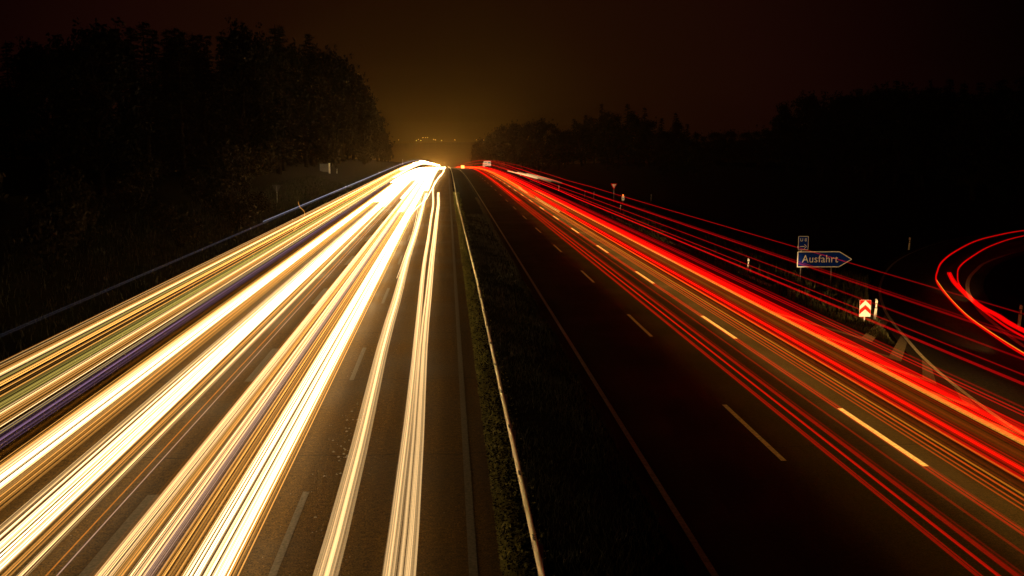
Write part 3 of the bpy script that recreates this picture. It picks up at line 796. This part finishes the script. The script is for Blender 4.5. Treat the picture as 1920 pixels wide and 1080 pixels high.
o = blades('median_grass', M_GRASS, sp, .08, .30, .010); tag(o, 'dark grass growing in the median strip beyond the guardrail', 'grass')
sp = [(random.uniform(4.35, 4.75), 14 + 150 * random.random() ** 1.5, random.uniform(.5, 1.1)) for _ in range(6000)]
o = blades('verge_grass', M_DRY, sp, .08, .24, .010); tag(o, 'dry grass fringe along the left edge of the outbound road', 'grass')
# leafy clover mat along the oncoming road edge
b = MB()
for _ in range(30000):
    y = 13 + 170 * random.random() ** 1.8; x = 1.0 + abs(random.gauss(0, .42)); 
    if x > 2.1: continue
    z = ground(x, y) - .01 + random.random() * .16 * clump(x * 3, y); s = random.uniform(.018, .045) * (1 + y / 120)
    n_ = Vector((random.gauss(-.2, .6), random.gauss(0, .6), 1)).normalized(); u = n_.orthogonal().normalized(); u.rotate(Matrix.Rotation(random.uniform(0, 6.28), 3, n_)); v = n_.cross(u)
    c = Vector((x, y, z)); b.quad(tuple(c - u * s), tuple(c - v * s * .6), tuple(c + u * s), tuple(c + v * s * .6))
o = b.build('clover_mat', M_CLOVER); tag(o, 'leafy low weeds along the median edge of the oncoming road', 'weeds', kind='stuff')
# gore verge: tall grass round the signs
sp = []
for _ in range(26000):
    y = 41.4 + 112 * random.random() ** 1.6; lim = min(26, lx(y) - .7) if y < 70 else 26
    x = 18.7 + (lim - 18.7) * random.random() ** 1.3
    if lim < 18.9: continue
    cl = clump(x * .8, y * 1.3)
    if random.random() < cl: sp.append((x, y, cl * min(1.0, .12 + (y - 41.4) / 17 * random.uniform(.6, 1.2)) * (.5 + .5 * min(1, (x - 18.6) / 1.2))))
o = blades('roadside_grass', M_DRY, sp, .15, .85, .014, .16); tag(o, 'tall dry grass round the exit sign and chevron board', 'grass')
sp = [(-14.2 - 12 * random.random() ** 1.4, 40 + 160 * random.random(), random.uniform(.5, 1.2)) for _ in range(14000)]
o = blades('bank_grass', M_GRASS, sp, .15, .6, .02, .25); tag(o, 'rough dark grass on the left bank', 'grass')

def leafcards(b, c, rad, n_, size, flat=1.0):
    for _ in range(n_):
        d = Vector((random.gauss(0, 1), random.gauss(0, 1), random.gauss(0, 1))).normalized() * rad * random.random() ** .45
        d.z *= flat; p = Vector(c) + d
        nv = (d.normalized() + Vector((random.gauss(0, .7), random.gauss(0, .7), random.gauss(.3, .7)))).normalized()
        u = nv.orthogonal().normalized(); u.rotate(Matrix.Rotation(random.uniform(0, 6.28), 3, nv)); v = nv.cross(u); s = size * random.uniform(.6, 1.4)
        b.quad(tuple(p - u * s), tuple(p - v * s * .55), tuple(p + u * s), tuple(p + v * s * .55))
def broad(seed):
    "unit tree 10 m tall"
    random.seed(seed); tr = MB(); cr_ = MB()
    pts = [Vector((0, 0, -.6))]; 
    for k in range(1, 6): pts.append(Vector((random.gauss(0, .12) * k, random.gauss(0, .12) * k, k * 1.35)))
    for k in range(5): tr.cyl(pts[k], pts[k + 1], .26 - k * .04, .22 - k * .04, n=7, caps=False)
    cl = []
    for k in range(26):
        z = random.uniform(1.5, 9.0); t = (z - 1.2) / 8.0; rmax = 2.9 * math.sin(math.pi * min(1, max(.06, t ** .75))) ** .6 + .3
        a = k * 2.4 + random.uniform(-.4, .4); rr2 = rmax * random.uniform(.45, .95)
        p = Vector((rr2 * math.cos(a), rr2 * math.sin(a), z)); base = pts[min(5, max(1, int((z - 1.2) / 1.35)))]
        tr.cyl(base, p, .07, .02, n=4, caps=False); cl.append(p)
    for p in cl: leafcards(cr_, p, random.uniform(.7, 1.35), 230, .15, .8)
    for _ in range(60):
        p = random.choice(cl) + Vector((random.gauss(0, .8), random.gauss(0, .8), random.uniform(.2, 1.2))); leafcards(cr_, p, .3, 14, .12)
    return tr, cr_
def conifer(seed):
    random.seed(seed); tr = MB(); cr_ = MB()
    tr.cyl((0, 0, -.6), (0, 0, 9.9), .20, .02, n=7, caps=False)
    z = 1.0
    while z < 9.9:
        L = (10.2 - z) * .235 * random.uniform(.75, 1.15) + .12
        for k in range(7 if z < 8 else 5):
            a = random.uniform(0, 6.28); tip = Vector((math.cos(a) * L, math.sin(a) * L, z - L * .22 + random.uniform(-.1, .2)))
            tr.cyl((0, 0, z), tip, .03, .008, n=3, caps=False)
            for q in range(16):
                t = random.uniform(.15, 1.02); p = Vector((0, 0, z)).lerp(tip, t); side = Vector((-math.sin(a), math.cos(a), 0)) * random.gauss(0, .16) * (1.2 - t * .7)
                p += side; s = random.uniform(.10, .22); dr = Vector((math.cos(a + random.gauss(0, .6)), math.sin(a + random.gauss(0, .6)), random.uniform(-.9, .1))).normalized()
                w3 = dr.cross(Vector((0, 0, 1))).normalized() * s * .35
                cr_.quad(tuple(p - w3 * .4), tuple(p + dr * s * .6 - w3), tuple(p + dr * s * 1.3), tuple(p + dr * s * .6 + w3))
        z += random.uniform(.20, .30)
    return tr, cr_
def make_tree(kind, seed):
    tr, cr_ = (broad if kind == 'b' else conifer)(seed)
    r_ = empty('broadleaf_tree' if kind == 'b' else 'conifer_tree')
    tr.build('trunk', M_BARK, r_); cr_.build('crown', M_BROAD if kind == 'b' else M_CONIF, r_)
    return r_
PROTO = {'b': [make_tree('b', s) for s in (3, 14, 27)], 'c': [make_tree('c', s) for s in (5, 19, 31)]}
USED = set()
TREES = [(-31,95,15.3,"b"),(-31,110,17.1,"c"),(-31,124,17.0,"c"),(-29,138,19.6,"c"),(-29,149,20.1,"b"),(-30,160,23.0,"b"),(-31,170,21.2,"b"),(-29,181,25.5,"c"),(-30,192,26.4,"c"),(-32,202,25.1,"c"),(-32,212,24.8,"b"),(-30,223,26.0,"c"),(-30,234,29.3,"c"),(-31,246,27.2,"c"),(-30,260,28.9,"b"),(-30,272,28.9,"c"),(-30,287,29.2,"b"),(-31,298,27.5,"c"),(-31,311,31.0,"c"),(-32,325,30.7,"c"),(-32,337,28.2,"b"),(-31,346,30.3,"b"),(-32,356,27.6,"b"),(-30,368,27.6,"b"),(-31,382,26.1,"b"),(-31,393,25.4,"b"),(-32,406,22.0,"c"),(-31,416,23.2,"c"),(-31,426,21.5,"b"),(-29,439,20.7,"b"),(-30,448,19.0,"c"),(-31,463,15.7,"b"),(-30,473,14.8,"b"),(-30,484,15.1,"c"),(-30,498,12.7,"b"),(-30,509,11.8,"c"),(-31,519,10.4,"c"),(-30,532,9.2,"c"),(-31,544,8.5,"b"),(-31,555,7.7,"b"),(-45,120,14.9,"b"),(-47,139,17.4,"b"),(-53,158,18.8,"c"),(-45,176,21.4,"c"),(-47,191,21.8,"b"),(-51,210,23.9,"b"),(-53,225,25.7,"c"),(-51,246,29.5,"c"),(-49,263,25.5,"c"),(-49,285,28.2,"b"),(-48,303,28.0,"b"),(-52,321,26.6,"b"),(-50,340,28.9,"c"),(-50,354,28.5,"c"),(-50,368,28.8,"c"),(-68,140,16.4,"c"),(-68,155,19.0,"b"),(-64,170,20.1,"b"),(-62,185,22.9,"c"),(-63,199,22.5,"c"),(-66,223,26.1,"c"),(-62,244,26.1,"b"),(-65,262,29.4,"c"),(-67,281,28.0,"c"),(-61,300,26.8,"c"),(-68,326,28.2,"c"),(-83,150,18.1,"c"),(-83,175,19.6,"b"),(-83,204,23.7,"c"),(-82,228,27.5,"c"),(-85,259,27.6,"c"),(-41,150,20.2,"c"),(-43,165,21.7,"c"),(-38,150,20.3,"c"),(-43,175,22.6,"c"),(-45,190,23.9,"c"),(-39,170,21.6,"c"),(-48,215,26.0,"c"),(-44,150,20.5,"c"),(-46,150,20.6,"c"),(-45,230,26.8,"c"),(-44,240,26.9,"c"),(25,900,22.6,"b"),(24,777,16.2,"b"),(31,900,26.0,"b"),(34,865,23.0,"b"),(35,819,28.1,"b"),(32,775,25.0,"b"),(37,733,28.0,"b"),(38,820,27.9,"c"),(36,630,26.7,"b"),(31,516,19.7,"b"),(35,528,23.6,"b"),(31,466,19.5,"c"),(34,445,20.3,"b"),(34,470,19.1,"b"),(34,385,18.7,"b"),(35,420,18.5,"c"),(36,367,17.2,"b"),(30,339,14.8,"c"),(37,342,14.4,"b"),(42,367,13.1,"b"),(61,536,18.9,"b"),(62,569,15.1,"b"),(62,560,16.8,"c"),(60,489,21.8,"c"),(55,472,16.1,"b"),(59,452,14.9,"c"),(64,476,22.8,"c"),(50,382,16.9,"b"),(50,383,15.3,"b"),(63,421,25.1,"c"),(64,447,20.9,"b"),(57,371,20.2,"b"),(59,366,18.9,"b"),(52,312,15.2,"c"),(46,295,13.8,"b"),(62,354,21.2,"c"),(60,328,17.8,"b"),(57,319,16.2,"c"),(61,318,18.6,"c"),(60,321,14.9,"b"),(62,315,14.6,"b"),(59,283,14.0,"c"),(49,233,10.3,"b"),(55,258,10.6,"b"),(63,283,15.4,"c"),(68,304,14.2,"c"),(69,305,13.5,"b"),(65,278,11.9,"c"),(51,222,8.3,"b"),(71,291,9.0,"c"),(59,239,9.5,"b"),(53,217,6.5,"b"),(60,243,5.8,"b"),(81,309,10.0,"b"),(80,307,7.3,"b"),(79,301,6.1,"c"),(79,287,9.9,"b"),(65,243,7.8,"b"),(84,299,6.8,"b"),(82,281,9.4,"b"),(82,282,7.3,"b"),(81,266,9.5,"b"),(72,231,7.4,"b"),(83,268,5.7,"b"),(82,250,16.3,"b"),(67,200,12.7,"b"),(91,275,14.5,"b"),(85,254,14.4,"c"),(72,212,10.0,"b"),(86,254,11.3,"c"),(81,230,17.2,"b"),(71,202,13.7,"c"),(87,240,15.1,"b"),(84,228,16.7,"c"),(66,178,11.6,"b"),(70,191,12.5,"b"),(83,215,16.4,"b"),(73,185,12.3,"b"),(82,217,14.1,"c"),(78,193,16.2,"c"),(71,180,12.9,"c"),(85,214,16.2,"b"),(84,200,16.9,"b"),(75,178,14.5,"b"),(69,167,12.5,"b"),(86,195,18.1,"c"),(79,180,15.4,"b"),(68,153,15.4,"b"),(85,185,16.0,"c"),(87,193,14.4,"b"),(71,152,13.8,"b"),(82,174,15.7,"b"),(71,150,13.5,"b"),(84,177,14.4,"b"),(87,176,16.9,"c"),(91,183,15.5,"b"),(91,182,14.9,"c"),(78,153,15.9,"c"),(81,157,13.2,"c"),(82,161,14.9,"c"),(79,150,15.7,"c"),(70,133,14.1,"b"),(76,145,13.5,"b"),(79,144,16.4,"c"),(87,159,15.4,"b"),(71,130,14.9,"b"),(82,144,16.8,"c"),(67,117,14.6,"c"),(68,119,14.8,"b"),(86,147,16.8,"c"),(85,144,15.6,"b"),(95,161,14.7,"c")]
random.seed(77)
order_l = sorted([t for t in TREES if t[0] < 0], key=lambda t: -t[0] / t[1]); order_r = sorted([t for t in TREES if t[0] > 0], key=lambda t: t[0] / t[1])
order_l.reverse()
for lst, side in ((order_l, 'left'), (order_r, 'right')):
    for i, (x, y, h, kd) in enumerate(lst):
        p = random.choice(PROTO[kd])
        if p.name not in USED: USED.add(p.name); o = p
        else: o = copy_tree(p)
        s = h / 10.0
        o.location = (x, y, ground(x, y)); o.rotation_euler = (0, 0, random.uniform(0, 6.28))
        wx = s * random.uniform(.85, 1.15) * (.8 if h > 22 and kd == 'b' else 1)
        o.scale = (wx, wx, s)
        nm = ('tall ' if h > 22 else 'low ' if h < 10 else '') + ('round-crowned broadleaf' if kd == 'b' else 'pointed conifer')
        tag(o, f"black {nm} silhouette, {ordinal(i + 1)} tree counted outwards along the {side}-hand wood", 'tree', f'trees of the dark {side}-hand wood')

def shrub(seed):
    random.seed(seed); st = MB(); lv = MB()
    for k in range(9):
        a = k * 2.4; p = Vector((math.cos(a) * random.uniform(.2, .8), math.sin(a) * random.uniform(.2, .8), random.uniform(.4, 1.4)))
        st.cyl((0, 0, -.2), p, .03, .01, n=4, caps=False); leafcards(lv, p, random.uniform(.35, .6), 120, .07)
    r_ = empty('shrub'); st.build('stems', M_BARK, r_); lv.build('foliage', M_SHRUB, r_); return r_
SH = [shrub(2), shrub(8)]
random.seed(5)
SHR = [(-19.5, 96), (-22.5, 104), (-26, 108), (-20.5, 112), (-24.5, 118), (-29, 98), (-27, 88), (-23, 84), (-20, 78), (-26, 74), (-23, 66), (-29, 80), (-31, 70), (-25, 128), (-29, 120), (-22, 58), (-27, 60), (-31, 110)]
SHR += [(-27 - (i * 37 % 9), 132 + i * 11.5) for i in range(24)]
SHR.sort(key=lambda t: t[1])
for i, (x, y) in enumerate(SHR):
    o = SH[i] if i < 2 else copy_tree(SH[i % 2])
    s = random.uniform(1.3, 2.4) * (1 if y < 130 else 1.8); o.location = (x, y, ground(x, y)); o.rotation_euler = (0, 0, random.uniform(0, 6)); o.scale = (s, s, s * random.uniform(.8, 1.3))
    tag(o, f"dim brownish shrub on the left bank, {ordinal(i + 1)} one counted from the nearest", 'shrub', 'shrubs on the left bank')

# ------------------------------------------------------------------ haze over the road
b = MB(); b.box(-1700, 1700, -120, 3300, -75, 75)
hm = bpy.data.materials.new('haze_air'); hm.use_nodes = True; hm.node_tree.nodes.clear()
pv = hm.node_tree.nodes.new('ShaderNodeVolumePrincipled'); pv.inputs['Color'].default_value = (1.0, .63, .18, 1); pv.inputs['Density'].default_value = HAZE; pv.inputs['Anisotropy'].default_value = .86
ho = hm.node_tree.nodes.new('ShaderNodeOutputMaterial'); hm.node_tree.links.new(pv.outputs[0], ho.inputs['Volume'])
o = b.build('haze', hm); tag(o, 'thin night haze over the motorway', 'haze', kind='stuff')
